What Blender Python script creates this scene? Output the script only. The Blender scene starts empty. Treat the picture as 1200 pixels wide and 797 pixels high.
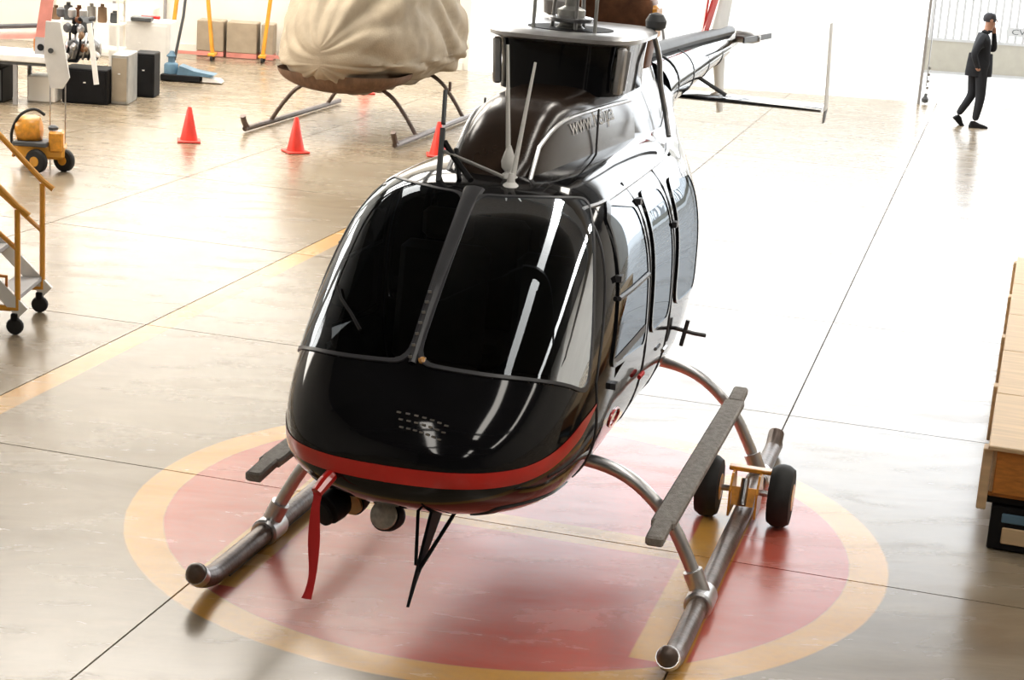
import bpy, math, random
from mathutils import Vector, Matrix, noise
from math import sin, cos, pi, radians as rad
random.seed(7)
C = bpy.context.scene.collection
SC = bpy.context.scene
# ------------------------------------------------------------------ camera
cam_d = bpy.data.cameras.new('camera'); cam = bpy.data.objects.new('camera', cam_d); C.objects.link(cam)
cam_d.sensor_width = 36; cam_d.lens = 2144.6/1200*36; cam_d.clip_start = .1; cam_d.clip_end = 500
PI_, RO = rad(14.787), rad(3.958)
fw = Vector((0, cos(PI_), -sin(PI_))); up0 = Vector((0, sin(PI_), cos(PI_))); rt = Vector((1, 0, 0))
R_ = cos(RO)*rt+sin(RO)*up0; U_ = -sin(RO)*rt+cos(RO)*up0
cam.matrix_world = Matrix(((R_.x, U_.x, -fw.x, 0), (R_.y, U_.y, -fw.y, 0), (R_.z, U_.z, -fw.z, 3.53), (0, 0, 0, 1)))
SC.camera = cam
# ------------------------------------------------------------------ world, lights, exposure
W = bpy.data.worlds.new('world'); SC.world = W; W.use_nodes = True
W.node_tree.nodes['Background'].inputs[0].default_value = (.93, .97, 1, 1)
W.node_tree.nodes['Background'].inputs[1].default_value = 5.2
SKY = 10.5                                             # glow strength of the roof strips and the added left-wall windows
SC.view_settings.view_transform = 'Standard'; SC.view_settings.look = 'None'
SC.view_settings.gamma = 1; SC.view_settings.exposure = 0.0

# ------------------------------------------------------------------ helpers
TH = rad(14.6)
class MB:
    def __init__(s): s.v = []; s.f = []; s.M = Matrix.Identity(4); s.mi = []; s.cur = 0
    def add(s, vs, fs):
        n = len(s.v); s.v += [tuple(s.M @ Vector(p)) for p in vs]; s.f += [tuple(i+n for i in f) for f in fs]; s.mi += [s.cur]*len(fs); return s
    def box(s, c, d, rz=0, bev=0, M=None):
        x, y, z = d[0]/2, d[1]/2, d[2]/2
        m = M or Matrix.Rotation(rz, 4, 'Z'); m = Matrix.Translation(c) @ m
        if bev <= 0:
            vs = [(-x,-y,-z),(x,-y,-z),(x,y,-z),(-x,y,-z),(-x,-y,z),(x,-y,z),(x,y,z),(-x,y,z)]
            fs = [(0,3,2,1),(4,5,6,7),(0,1,5,4),(1,2,6,5),(2,3,7,6),(3,0,4,7)]
        else:
            b = min(bev, x*.9, y*.9, z*.9); vs = []
            for (zz, k) in ((-z, b), (-z+b, 0), (z-b, 0), (z, b)):
                X, Y = x-k, y-k; q = b if k == 0 else b*.3
                vs += [(-X+q,-Y,zz),(X-q,-Y,zz),(X,-Y+q,zz),(X,Y-q,zz),(X-q,Y,zz),(-X+q,Y,zz),(-X,Y-q,zz),(-X,-Y+q,zz)]
            fs = [tuple(range(7,-1,-1)), tuple(range(24,32))]
            for r in range(3):
                for i in range(8): fs.append((r*8+i, r*8+(i+1)%8, r*8+8+(i+1)%8, r*8+8+i))
        return s.add([m @ Vector(p) for p in vs], fs)
    def bar(s, a, b, w, h, bev=0):
        a, b = Vector(a), Vector(b); d = b-a; q = d.to_track_quat('X', 'Z').to_matrix().to_4x4()
        return s.box((a+b)/2, (d.length, w, h), M=q, bev=bev)
    def tube(s, pts, r, n=10, cap=True, flat=1.0):
        pts = [Vector(p) for p in pts]; m = len(pts)
        rs = r if isinstance(r, (list, tuple)) else [r]*m
        vs = []; ref = None
        for i, p in enumerate(pts):
            t = (pts[min(i+1, m-1)]-pts[max(i-1, 0)]).normalized()
            if ref is None: ref = t.orthogonal() if abs(t.z) > .9 else Vector((0,0,1))
            a = (ref-t*ref.dot(t)).normalized(); b = t.cross(a); ref = a
            for k in range(n):
                f = 2*pi*k/n; vs.append(p+a*cos(f)*rs[i]*flat+b*sin(f)*rs[i])
        fs = [(i*n+k, i*n+(k+1)%n, (i+1)*n+(k+1)%n, (i+1)*n+k) for i in range(m-1) for k in range(n)]
        if cap: fs += [tuple(range(n-1,-1,-1)), tuple((m-1)*n+k for k in range(n))]
        return s.add(vs, fs)
    def lathe(s, c, axis, prof, n=20):
        q = Vector(axis).normalized().to_track_quat('Z', 'Y').to_matrix().to_4x4(); m = Matrix.Translation(c) @ q
        vs = [m @ Vector((r*cos(2*pi*k/n), r*sin(2*pi*k/n), h)) for r, h in prof for k in range(n)]; L = len(prof)
        fs = [(i*n+k, i*n+(k+1)%n, (i+1)*n+(k+1)%n, (i+1)*n+k) for i in range(L-1) for k in range(n)]
        fs += [tuple(range(n-1,-1,-1)), tuple((L-1)*n+k for k in range(n))]
        return s.add(vs, fs)
    def grid(s, rows, cu=False, cv=False, cap=False):
        m, n = len(rows), len(rows[0]); vs = [p for r in rows for p in r]
        fs = [(i*n+k, i*n+(k+1)%n, ((i+1)%m)*n+(k+1)%n, ((i+1)%m)*n+k) for i in range(m if cu else m-1) for k in range(n if cv else n-1)]
        if cap: fs += [tuple(range(n-1,-1,-1)), tuple((m-1)*n+k for k in range(n))]
        return s.add(vs, fs)
    def prism(s, pts, d):                       # outline of 3D points, extruded by vector d
        n = len(pts); d = Vector(d); vs = [Vector(p)-d/2 for p in pts]+[Vector(p)+d/2 for p in pts]
        return s.add(vs, [tuple(range(n-1,-1,-1)), tuple(range(n, 2*n))]+[(i, (i+1)%n, n+(i+1)%n, n+i) for i in range(n)])
    def build(s, name, mat, parent=None, smooth=35, loc=None, rz=0, **k):
        me = bpy.data.meshes.new(name); me.from_pydata(s.v, [], s.f)
        mats = mat if isinstance(mat, (list, tuple)) else [mat]
        for m in mats: me.materials.append(m)
        if len(mats) > 1: me.polygons.foreach_set('material_index', s.mi)
        if smooth: me.shade_smooth(); me.set_sharp_from_angle(angle=rad(smooth))
        me.update(); o = bpy.data.objects.new(name, me); C.objects.link(o)
        if parent: o.parent = parent
        if loc: o.location = loc
        o.rotation_euler.z = rz
        for a, b in k.items(): o[a] = b
        return o
def fixn(o):
    import bmesh
    b = bmesh.new(); b.from_mesh(o.data); bmesh.ops.recalc_face_normals(b, faces=b.faces); b.to_mesh(o.data); b.free(); return o
def thing(name, label, cat, loc, rz=0, group=None):
    o = bpy.data.objects.new(name, None); C.objects.link(o); o.empty_display_size = .2
    o.location = loc; o.rotation_euler.z = rz; o['label'] = label; o['category'] = cat
    if group: o['group'] = group
    return o
def dup(root, loc, rz, label):
    r = root.copy(); C.objects.link(r); r.location = loc; r.rotation_euler.z = rz; r['label'] = label
    for ch in list(root.children):
        c = ch.copy(); C.objects.link(c); c.parent = r
        for g in list(ch.children):
            d = g.copy(); C.objects.link(d); d.parent = c
    return r
def structure(o): o['kind'] = 'structure'; return o
def arc(p0, p1, p2, n=10):                      # quadratic bezier
    p0, p1, p2 = Vector(p0), Vector(p1), Vector(p2)
    return [p0*(1-t)**2+p1*2*t*(1-t)+p2*t*t for t in [i/n for i in range(n+1)]]
def smoothpath(P, n=8):
    P = [Vector(p) for p in P]; out = []
    for i in range(len(P)-1):
        a, b, c, d = P[max(i-1,0)], P[i], P[i+1], P[min(i+2,len(P)-1)]
        for k in range(n):
            t = k/n; out.append(.5*((2*b)+(c-a)*t+(2*a-5*b+4*c-d)*t*t+(3*b-a-3*c+d)*t**3))
    out.append(P[-1]); return out

# ------------------------------------------------------------------ materials
class N:                                        # node arithmetic
    def __init__(s, nt, sock): s.nt, s.s = nt, sock
    def op(s, o, *a):
        n = s.nt.nodes.new('ShaderNodeMath'); n.operation = o
        for i, x in enumerate((s,)+a):
            if isinstance(x, N): s.nt.links.new(x.s, n.inputs[i])
            else: n.inputs[i].default_value = x
        return N(s.nt, n.outputs[0])
    def __add__(s, o): return s.op('ADD', o)
    def __sub__(s, o): return s.op('SUBTRACT', o)
    def __mul__(s, o): return s.op('MULTIPLY', o)
    def abs(s): return s.op('ABSOLUTE')
    def step(s, lo, w=.008):                    # 0 below lo, 1 above
        n = s.nt.nodes.new('ShaderNodeMapRange'); n.interpolation_type = 'SMOOTHSTEP'
        s.nt.links.new(s.s, n.inputs[0]); n.inputs[1].default_value = lo-w; n.inputs[2].default_value = lo+w; return N(s.nt, n.outputs[0])
    def remap(s, a, b, c, d):
        n = s.nt.nodes.new('ShaderNodeMapRange'); s.nt.links.new(s.s, n.inputs[0])
        for i, x in enumerate((a, b, c, d)): n.inputs[i+1].default_value = x
        return N(s.nt, n.outputs[0])
def noise_n(nt, vec, scale, detail=4, rough=.55, dist=0):
    n = nt.nodes.new('ShaderNodeTexNoise'); nt.links.new(vec, n.inputs['Vector'])
    n.inputs['Scale'].default_value = scale; n.inputs['Detail'].default_value = detail; n.inputs['Roughness'].default_value = rough; n.inputs['Distortion'].default_value = dist
    return N(nt, n.outputs[0])
def mixc(nt, fac, a, b):
    n = nt.nodes.new('ShaderNodeMix'); n.data_type = 'RGBA'
    if isinstance(fac, N): nt.links.new(fac.s, n.inputs[0])
    else: n.inputs[0].default_value = fac
    for i, x in ((6, a), (7, b)):
        if isinstance(x, tuple): n.inputs[i].default_value = (*x, 1)
        else: nt.links.new(x, n.inputs[i])
    return n.outputs[2]
def mat(name, col, rough=.5, metal=0, spec=.5, coat=0, var=.12, vs=6, bump=0, bs=40, emit=0, rvar=0, coatr=.04, stretch=None):
    m = bpy.data.materials.new(name); m.use_nodes = True; nt = m.node_tree; p = nt.nodes['Principled BSDF']
    tc = nt.nodes.new('ShaderNodeTexCoord'); vec = tc.outputs['Object']
    if stretch:
        mp = nt.nodes.new('ShaderNodeMapping'); mp.inputs['Scale'].default_value = stretch; nt.links.new(vec, mp.inputs[0]); vec = mp.outputs[0]
    nz = noise_n(nt, vec, vs)
    dk = tuple(c*(1-var) for c in col); lt = tuple(min(1, c*(1+var)) for c in col)
    nt.links.new(mixc(nt, nz.remap(.3, .7, 0, 1), dk, lt), p.inputs['Base Color'])
    p.inputs['Roughness'].default_value = rough; p.inputs['Metallic'].default_value = metal
    p.inputs['Specular IOR Level'].default_value = spec; p.inputs['Coat Weight'].default_value = coat; p.inputs['Coat Roughness'].default_value = coatr
    if rvar: nt.links.new(nz.remap(.3, .7, rough-rvar, rough+rvar).s, p.inputs['Roughness'])
    if bump:
        b = nt.nodes.new('ShaderNodeBump'); b.inputs['Strength'].default_value = bump; b.inputs['Distance'].default_value = .02
        nt.links.new(noise_n(nt, vec, bs).s, b.inputs['Height']); nt.links.new(b.outputs[0], p.inputs['Normal'])
    if emit: p.inputs['Emission Color'].default_value = (*col, 1); p.inputs['Emission Strength'].default_value = emit
    return m
def glass(name, tint, ior=1.6, rough=.01, film=(.95,.97,1)):
    m = bpy.data.materials.new(name); m.use_nodes = True; nt = m.node_tree; nt.nodes.remove(nt.nodes['Principled BSDF'])
    t = nt.nodes.new('ShaderNodeBsdfTransparent'); t.inputs[0].default_value = (*tint, 1)
    g = nt.nodes.new('ShaderNodeBsdfGlossy'); g.inputs['Roughness'].default_value = rough; g.inputs[0].default_value = (*film, 1)
    f = nt.nodes.new('ShaderNodeFresnel'); f.inputs[0].default_value = ior
    x = nt.nodes.new('ShaderNodeMixShader'); nt.links.new(f.outputs[0], x.inputs[0]); nt.links.new(t.outputs[0], x.inputs[1]); nt.links.new(g.outputs[0], x.inputs[2])
    nt.links.new(x.outputs[0], nt.nodes['Material Output'].inputs[0]); return m
M = dict(
 black=mat('black_gloss_paint', (.006,.006,.007), .07, spec=.36, var=.3),
 brown=mat('dark_brown_gloss_paint', (.03,.018,.012), .2, spec=.6, var=.3),
 red=mat('red_stripe_paint', (.62,.012,.008), .3, coat=.8),
 gasket=mat('grey_window_gasket', (.05,.05,.055), .4),
 silver=mat('brushed_aluminium', (.62,.62,.63), .32, metal=.9, var=.15),
 skid=mat('worn_grey_skid_paint', (.12,.085,.068), .33, metal=.3, var=.35, vs=14, bump=.15),
 step=mat('grit_coated_step', (.27,.245,.22), .75, var=.3, vs=30, bump=.4, bs=120),
 steel=mat('steel', (.45,.45,.46), .3, metal=1, var=.2),
 wglass=glass('windshield_glass', (.12,.15,.19), 1.40, film=(.85,.92,1)),
 sglass=glass('tinted_side_glass', (.22,.24,.25), 1.2, film=(.22,.24,.26)),
 int=mat('interior_trim', (.035,.036,.04), .8),
 seat=mat('tan_seat_leather', (.22,.13,.07), .5, var=.2),
 exh=mat('heat_stained_exhaust', (.16,.065,.03), .45, metal=.6, var=.4, vs=12),
 rubber=mat('tyre_rubber', (.012,.012,.012), .65, var=.3, vs=20),
 yellow=mat('yellow_enamel', (.72,.33,.03), .38, coat=.3, var=.15),
 gold=mat('orange_yellow_bracket', (.75,.32,.03), .4, coat=.4, var=.3, vs=15),
 cone=mat('orange_red_cone_plastic', (.85,.05,.03), .45, var=.1),
 cover=mat('beige_cover_cloth', (.36,.295,.21), .85, var=.18, vs=3, bump=.25, bs=60),
 coverdk=mat('brown_cover_underside', (.16,.09,.05), .85, var=.3, vs=20, stretch=(1,1,.1)),
 wood=mat('pale_plywood', (.66,.47,.27), .55, var=.15, vs=3, stretch=(.5,6,6)),
 woodor=mat('orange_varnished_wood', (.52,.19,.03), .5, var=.25, vs=4, stretch=(3,3,12)),
 white=mat('white_paint', (.8,.79,.76), .5, var=.05),
 cream=mat('cream_wall_paint', (.88,.84,.76), .6, var=.06, vs=1),
 beige=mat('beige_panel', (.36,.30,.22), .6, var=.1),
 blackm=mat('matte_black', (.007,.007,.008), .6, spec=.2, var=.3),
 grey=mat('grey_paint', (.35,.34,.34), .5),
 dgrey=mat('dark_grey_paint', (.08,.085,.09), .5),
 navy=mat('navy_black_cloth', (.010,.012,.018), .85, var=.3, vs=10),
 skin=mat('skin', (.42,.22,.15), .5),
 hair=mat('dark_hair', (.03,.03,.04), .7),
 blue=mat('blue_grey_enamel', (.10,.19,.27), .5, var=.2),
 pink=mat('faded_red_paint', (.62,.24,.20), .5, var=.2, vs=4),
 roof=mat('dark_roof_sheet', (.09,.09,.095), .7),
 wallm=mat('hangar_wall_paint', (.45,.43,.40), .7, var=.06, vs=.6),
 roofl=mat('roof_light', (1,.95,.87), .6, emit=SKY, var=0),  # glows on the roof strips and on the added left-wall windows
 dayl=mat('frosted_daylight_pane', (1,.985,.95), .6, emit=2.0, var=0),  # glowing panes of the added clerestory; nothing shines through them
 outc=mat('outdoor_concrete', (.72,.71,.69), .8, var=.05, vs=.6),
 gate=mat('white_gate_paint', (.42,.42,.42), .6, var=.04),
 gatep=mat('grey_beige_gate_panel', (.34,.32,.27), .7, var=.05),
 ribbon=mat('red_ribbon', (.62,.02,.02), .7),
 amber=mat('amber_lamp_glass', (.55,.27,.07), .15, coat=1),
 lens=mat('clear_lamp_lens', (.45,.42,.36), .08, coat=1, var=.3, vs=30),
 mastm=mat('grey_mast_paint', (.42,.42,.40), .35, metal=.4, var=.2),
 letter=mat('pale_lettering', (.62,.60,.56), .5, var=.05),
 chin=mat('chin_window_tint', (.05,.02,.02), .08, coat=1),  # dark red stands in for the red floor reflected in the glass
)
# floor material: painted landing circle, lane line and polished concrete; print lies on the slabs
def floor_mat():
    m = bpy.data.materials.new('painted_polished_concrete'); m.use_nodes = True; nt = m.node_tree; p = nt.nodes['Principled BSDF']
    g = nt.nodes.new('ShaderNodeNewGeometry'); pos = g.outputs['Position']
    sx = nt.nodes.new('ShaderNodeSeparateXYZ'); nt.links.new(pos, sx.inputs[0]); X, Y = N(nt, sx.outputs[0]), N(nt, sx.outputs[1])
    mp = nt.nodes.new('ShaderNodeMapping'); mp.inputs['Rotation'].default_value = (0, 0, rad(-6)); mp.inputs['Scale'].default_value = (.5, 1.5, 1); nt.links.new(pos, mp.inputs[0]); st = mp.outputs[0]
    big = noise_n(nt, pos, .35, 4, .6); mid = noise_n(nt, st, 1.6, 6, .65, .6); fine = noise_n(nt, pos, 22, 3, .6)
    scr = noise_n(nt, st, 2.6, 5, .6, .5)
    wob = (mid-.5)*.02
    dx, dy = X-.046, Y-9.42
    r = (dx*dx+dy*dy).op('SQRT')+wob
    A = X*sin(TH)+Y*cos(TH); B = X*cos(TH)-Y*sin(TH)
    a = dx*sin(TH)+dy*cos(TH)+wob; b = dx*cos(TH)-dy*sin(TH)+wob
    base = mixc(nt, mid.remap(.3, .72, 0, 1), (.165,.118,.068), (.29,.225,.148))
    base = mixc(nt, big.remap(.35, .65, 0, .55), base, (.35,.30,.225))
    base = mixc(nt, scr.step(.60, .16)*.5, base, (.19,.15,.105))
    inside = r.step(1.85).op('SUBTRACT', 1).abs() ; ring = r.step(1.85)*(r.step(2.055).op('SUBTRACT', 1).abs())
    ba = b.abs()
    leg = ba.step(.98)*(ba.step(1.24).op('SUBTRACT', 1).abs())*(a.abs().step(1.42).op('SUBTRACT', 1).abs())
    crs = (ba.step(1.0).op('SUBTRACT', 1).abs())*((a-.02).abs().step(.13).op('SUBTRACT', 1).abs())
    lane = (B.step(-5.92)*(B.step(-5.72).op('SUBTRACT', 1).abs()))
    redc = mixc(nt, mid.remap(.3, .7, 0, 1), (.50,.065,.035), (.56,.12,.08))
    redc = mixc(nt, scr.step(.58, .2)*.4, redc, (.52,.20,.15))
    yel = mixc(nt, mid.remap(.3, .7, 0, 1), (.62,.30,.05), (.68,.38,.10))
    yel = mixc(nt, scr.step(.58, .08)*.35, yel, (.50,.36,.20))
    c = mixc(nt, inside, base, redc)
    c = mixc(nt, ring, c, yel); c = mixc(nt, (leg+crs).op('MINIMUM', 1.0)*inside, c, yel); c = mixc(nt, lane*.75, c, yel)
    c = mixc(nt, fine.remap(.4, .75, 0, .12), c, (.2,.17,.14))
    nt.links.new(c, p.inputs['Base Color'])
    nt.links.new((mid.remap(.3, .7, .20, .28)+scr.step(.60, .16)*.08).s, p.inputs['Roughness'])
    p.inputs['Specular IOR Level'].default_value = .62
    bp = nt.nodes.new('ShaderNodeBump'); bp.inputs['Strength'].default_value = .05; bp.inputs['Distance'].default_value = .02
    nt.links.new((mid+scr*.4).s, bp.inputs['Height']); nt.links.new(bp.outputs[0], p.inputs['Normal'])
    return m
M['floor'] = floor_mat(); M['joint'] = mat('floor_joint_filler', (.09,.075,.06), .8)

# ------------------------------------------------------------------ setting
X0, X1, Y0, Y1, ZC = -10.5, 15.0, -22.0, 30.9, 9.5
fl = structure(MB().box(((X0+X1)/2, (Y0+Y1)/2, -.11), (X1-X0, Y1-Y0, .2)).build('floor', M['joint'], smooth=0))
def clip(poly, x0, x1, y0, y1):
    for (ax, val, sg) in ((0,x0,1),(0,x1,-1),(1,y0,1),(1,y1,-1)):
        out = []
        for i in range(len(poly)):
            p, q = poly[i], poly[(i+1)%len(poly)]; dp, dq = (p[ax]-val)*sg, (q[ax]-val)*sg
            if dp >= 0: out.append(p)
            if dp*dq < 0: t = dp/(dp-dq); out.append((p[0]+(q[0]-p[0])*t, p[1]+(q[1]-p[1])*t))
        poly = out
        if not poly: return []
    return poly
sa, ca = sin(TH), cos(TH)
SA, SB = 2.86, 2.385; A0, B0 = 9.12, -1.15
def ab2xy(a, b): return (a*sa+b*ca, a*ca-b*sa)
for i in range(-7, 9):
    for j in range(-8, 9):
        a0, b0 = A0+i*SA+.005, B0+j*SB+.005; a1, b1 = a0+SA-.01, b0+SB-.01
        if ab2xy((a0+a1)/2,(b0+b1)/2)[1] < 2 : continue
        po = clip([ab2xy(a0,b0), ab2xy(a0,b1), ab2xy(a1,b1), ab2xy(a1,b0)], X0, X1, 0, Y1)
        if len(po) > 2: MB().prism([(x, y, -.005) for x, y in po], (0,0,-.0099)).build('slab', M['floor'], fl, smooth=0)
MB().box(((X0+X1)/2, (Y0+.6)/2, -.005), (X1-X0, .6-Y0, .0099)).build('slab', M['floor'], fl, smooth=0)
structure(MB().box((2, 48, -.07), (70, 34.2, .14)).build('floor_outside', M['outc'], smooth=0))
OX = -1.05                                          # where the open doorway begins
structure(MB().box(((X0+OX)/2, Y1+.15, ZC/2), (OX-X0, .3, ZC)).build('wall_back', M['cream'], smooth=0))
structure(MB().box(((OX+X1)/2, Y1+.15, ZC-.2), (X1-OX, .3, .4)).build('trim_1', M['wallm'], smooth=0))
structure(MB().box((X0-.15, (Y0+Y1)/2, ZC/2), (.3, Y1-Y0+.6, ZC)).build('wall_left', M['wallm'], smooth=0))
structure(MB().box((X1+.15, (Y0+Y1)/2, ZC/2), (.3, Y1-Y0+.6, ZC)).build('wall_right', M['wallm'], smooth=0))
structure(MB().box(((X0+X1)/2, Y0-.15, ZC/2), (X1-X0, .3, ZC)).build('wall_front', M['roof'], smooth=0))
cl = structure(MB().box(((X0+X1)/2, (Y0+Y1)/2, ZC+.15), (X1-X0+.6, Y1-Y0+.6, .3)).build('ceiling', M['roof'], smooth=0))
for x, y0, y1 in ((-8.2, 19, 29), (-6.4, 20, 29), (-4.6, 14, 29), (-2.4, 20, 29), (3.4, 0, 29), (10.5, -4, 29), (-2.4, -9, 3), (4.5,-14,-6)):  # far-left strips are unseen additions, widened to brighten the far floor
    MB().box((x, (y0+y1)/2, ZC-.04), (1.7 if y0 > 12 else .9, y1-y0, .06)).build('roof_light', M['roofl'], cl, smooth=0)
for k in range(10):
    MB().bar((X0, Y0+3+k*5.2, ZC-.5), (X1, Y0+3+k*5.2, ZC-.5), .2, .45).build('roof_beam', M['dgrey'], cl, smooth=0)
def daylight_window(n, x0, x1, z0, z1, nx, nz):
    w = structure(MB().box(((x0+x1)/2, Y1-.02, (z0+z1)/2), (x1-x0+.12, .06, z1-z0+.12)).build('window_%d' % n, M['white'], smooth=0))
    dx, dz = (x1-x0)/nx, (z1-z0)/nz
    for i in range(nx):
        for j in range(nz): MB().box((x0+dx*(i+.5), Y1-.06, z0+dz*(j+.5)), (dx-.07, .03, dz-.07)).build('pane', M['dayl'], w, smooth=0)
daylight_window(4, -9.8, -1.4, 1.7, 5.8, 8, 4)  # glowing clerestory above the view, added to brighten the far-left floor
# unseen glowing windows added high in the left wall to light the floor
for k in range(3):
    w = structure(MB().box((X0+.02, 16+k*5, 4.6), (.05, 3.6, 2.2)).build('window_%d' % (k+1), M['roofl'], smooth=0))
    for t in range(4): MB().box((X0+.06, 14.2+k*5+1.2*t, 4.6), (.06, .06, 2.2)).build('mullion', M['white'], w, smooth=0)

# ------------------------------------------------------------------ the helicopter
HO = Vector((-0.08937949, 8.67648632, 0))
def hthing(o):
    o.location = HO; o.rotation_euler.z = math.atan2(-cos(TH), -sin(TH)); return o
heli = hthing(thing('helicopter', 'glossy black helicopter with red nose stripe, on skids over the painted landing circle', 'helicopter', (0,0,0)))
#        x     w    zb    zt    zm   nu  nl
ST = [(1.560,.015,1.030,1.070,1.05,2.0,2.0),(1.552,.15,.970,1.125,1.05,2.0,2.0),(1.525,.285,.915,1.185,1.05,2.05,2.05),(1.455,.42,.86,1.275,1.055,2.15,2.15),
      (1.335,.525,.805,1.385,1.065,2.25,2.3),(1.15,.61,.74,1.57,1.09,2.3,2.5),(.9,.662,.68,1.79,1.14,2.5,2.7),(.6,.688,.635,2.015,1.2,2.8,2.7),
      (.4,.695,.61,2.085,1.24,3.1,2.6),(.1,.695,.59,2.115,1.27,3.3,2.6),(-.6,.69,.58,2.12,1.28,3.3,2.6),(-1.4,.69,.595,2.11,1.3,3.2,2.6),
      (-1.9,.655,.66,2.09,1.35,2.8,2.5),(-2.3,.56,.80,2.1,1.45,2.6,2.3),(-2.7,.41,1.10,2.17,1.65,2.3,2.1),(-3.0,.27,1.55,2.27,1.95,2.1,2.0),(-3.3,.19,1.95,2.34,2.15,2,2)]
def st(s):
    n = len(ST)-1; s = min(max(s, 0), n); i = min(int(s), n-1); t = s-i
    a, b, c, d = ST[max(i-1,0)], ST[i], ST[i+1], ST[min(i+2,n)]
    out = []
    for k in range(7):
        m1 = (c[k]-a[k])/2; m2 = (d[k]-b[k])/2; dl = c[k]-b[k]
        if dl*m1 <= 0: m1 = 0
        if dl*m2 <= 0: m2 = 0
        if abs(m1) > 3*abs(dl): m1 = 3*dl
        if abs(m2) > 3*abs(dl): m2 = 3*dl
        h00 = 2*t**3-3*t*t+1; h10 = t**3-2*t*t+t; h01 = -2*t**3+3*t*t; h11 = t**3-t*t
        out.append(h00*b[k]+h10*m1+h01*c[k]+h11*m2)
    return out
def sx(x):
    lo, hi = 0., len(ST)-1.
    for _ in range(40):
        m = (lo+hi)/2
        if st(m)[0] > x: lo = m
        else: hi = m
    return lo
def surf(s, th):                                  # th: 0 left side (+y), 90 top, 180 right, 270 belly
    x, w, zb, zt, zm, nu, nl = st(s); c, q = cos(th), sin(th); n = nu if q >= 0 else nl
    return Vector((x, w*math.copysign(abs(c)**(2/n), c), zm+((zt-zm) if q >= 0 else (zm-zb))*math.copysign(abs(q)**(2/n), q)))
def surfn(s, th, off=0):
    e = .004; p = surf(s, th)
    if off == 0: return p
    if s < .9: return p+(p-Vector((1.0, 0, 1.05))).normalized()*off
    a = surf(s+e, th)-surf(s-e, th); b = surf(s, th+e)-surf(s, th-e); n = b.cross(a)
    if n.length < 1e-12: return p
    n.normalize(); c = Vector((p.x, 0, st(s)[4]))
    if n.dot(p-c) < 0: n = -n
    return p+n*off
def th_xz(x, z):                                  # left side angle at a height
    _, w, zb, zt, zm, nu, nl = st(sx(x))
    if z >= zm: return math.asin(min(1, (z-zm)/(zt-zm))**(nu/2))
    return -math.asin(min(1, (zm-z)/(zm-zb))**(nl/2))
def rounded(pts, k=5, r=.18):                     # rounded outline of a polygon in parameter space
    out = []; n = len(pts)
    for i in range(n):
        a, b, c = Vector(pts[i-1]), Vector(pts[i]), Vector(pts[(i+1)%n])
        p = b+(a-b)*r; q = b+(c-b)*r
        for j in range(k+1):
            t = j/k; out.append(p*(1-t)**2+b*2*t*(1-t)+q*t*t)
    # densify long edges
    res = []
    for i in range(len(out)):
        a, b = out[i], out[(i+1)%len(out)]; m = max(1, int((b-a).length/.05))
        for j in range(m): res.append(a+(b-a)*j/m)
    return res
def patch(f, outline, name, m, parent, off=.006, rings=8, frame=None, fm=None, fw_=.06, foff=.010):
    cx = sum((Vector(p) for p in outline), Vector((0,0)))/len(outline)
    b = MB(); n = len(outline); rows = []
    for i in range(1, rings+1): rows.append([f(*(cx+(Vector(p)-cx)*(i/rings)), off) for p in outline])
    b.grid(rows, cv=True); vs0 = len(b.v); b.add([f(cx.x, cx.y, off)], []); 
    for k in range(n): b.f.append((vs0, (k+1)%n, k)); b.mi.append(0)
    o = b.build(name, m, parent, smooth=60)
    if frame:
        g = MB(); rr = []
        for (kk, oo) in ((1-fw_*.5, off-.004), (1-fw_*.5, foff), (1+fw_*.5, foff), (1+fw_*.5, off-.012)):
            rr.append([f(*(cx+(Vector(p)-cx)*kk), oo) for p in outline])
        g.grid(rr, cv=True); g.build(frame, fm, o, smooth=60)
    return o
def inpoly(p, poly):
    x, y = p; c = False; n = len(poly)
    for i in range(n):
        x1, y1 = poly[i]; x2, y2 = poly[(i+1)%n]
        if (y1 > y) != (y2 > y) and x < (x2-x1)*(y-y1)/(y2-y1)+x1: c = not c
    return c
# windshield halves in (v across from centre post, u up)
def lerp(a, b, t): return a+(b-a)*t
def ws_sth(v, u):                                 # -> station, angle
    xb = 1.285-.44*v**2.6; xt = .545-.30*v**2.0
    tb = lerp(pi/2, th_xz(.845, 1.265), v); tt = lerp(pi/2, th_xz(.25, 2.025), v)
    x = lerp(xb, xt, u)+.06*v*v*sin(pi*u)
    return sx(x), lerp(tb, tt, u)
def wsf(side):
    def f(v, u, off):
        s, t = ws_sth(v, u)
        return surfn(s, t if side > 0 else pi-t, off)
    return f
ws_out = rounded([(.014,.0),(.99,.0),(.985,1.0),(.014,1.0)], 5, .09)
side_w = {                                        # side windows as outlines in (x, z) on the left flank
 'a': rounded([(.50,1.32),(-.27,1.24),(-.26,1.93),(.10,1.99),(.26,1.93)], 5, .10),
 'b': rounded([(-.42,1.26),(-.92,1.24),(-.90,1.93),(-.44,1.95)], 5, .2),
 'c': rounded([(-1.07,1.27),(-1.80,1.22),(-1.86,1.86),(-1.10,1.93)], 5, .18)}
def sf(side):
    def f(x, z, off):
        t = th_xz(x, z); return surfn(sx(x), t if side > 0 else pi-t, off)
    return f
chin = rounded([(1.28,.86),(.62,.80),(.60,.69),(1.12,.74)], 5, .25)
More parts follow.
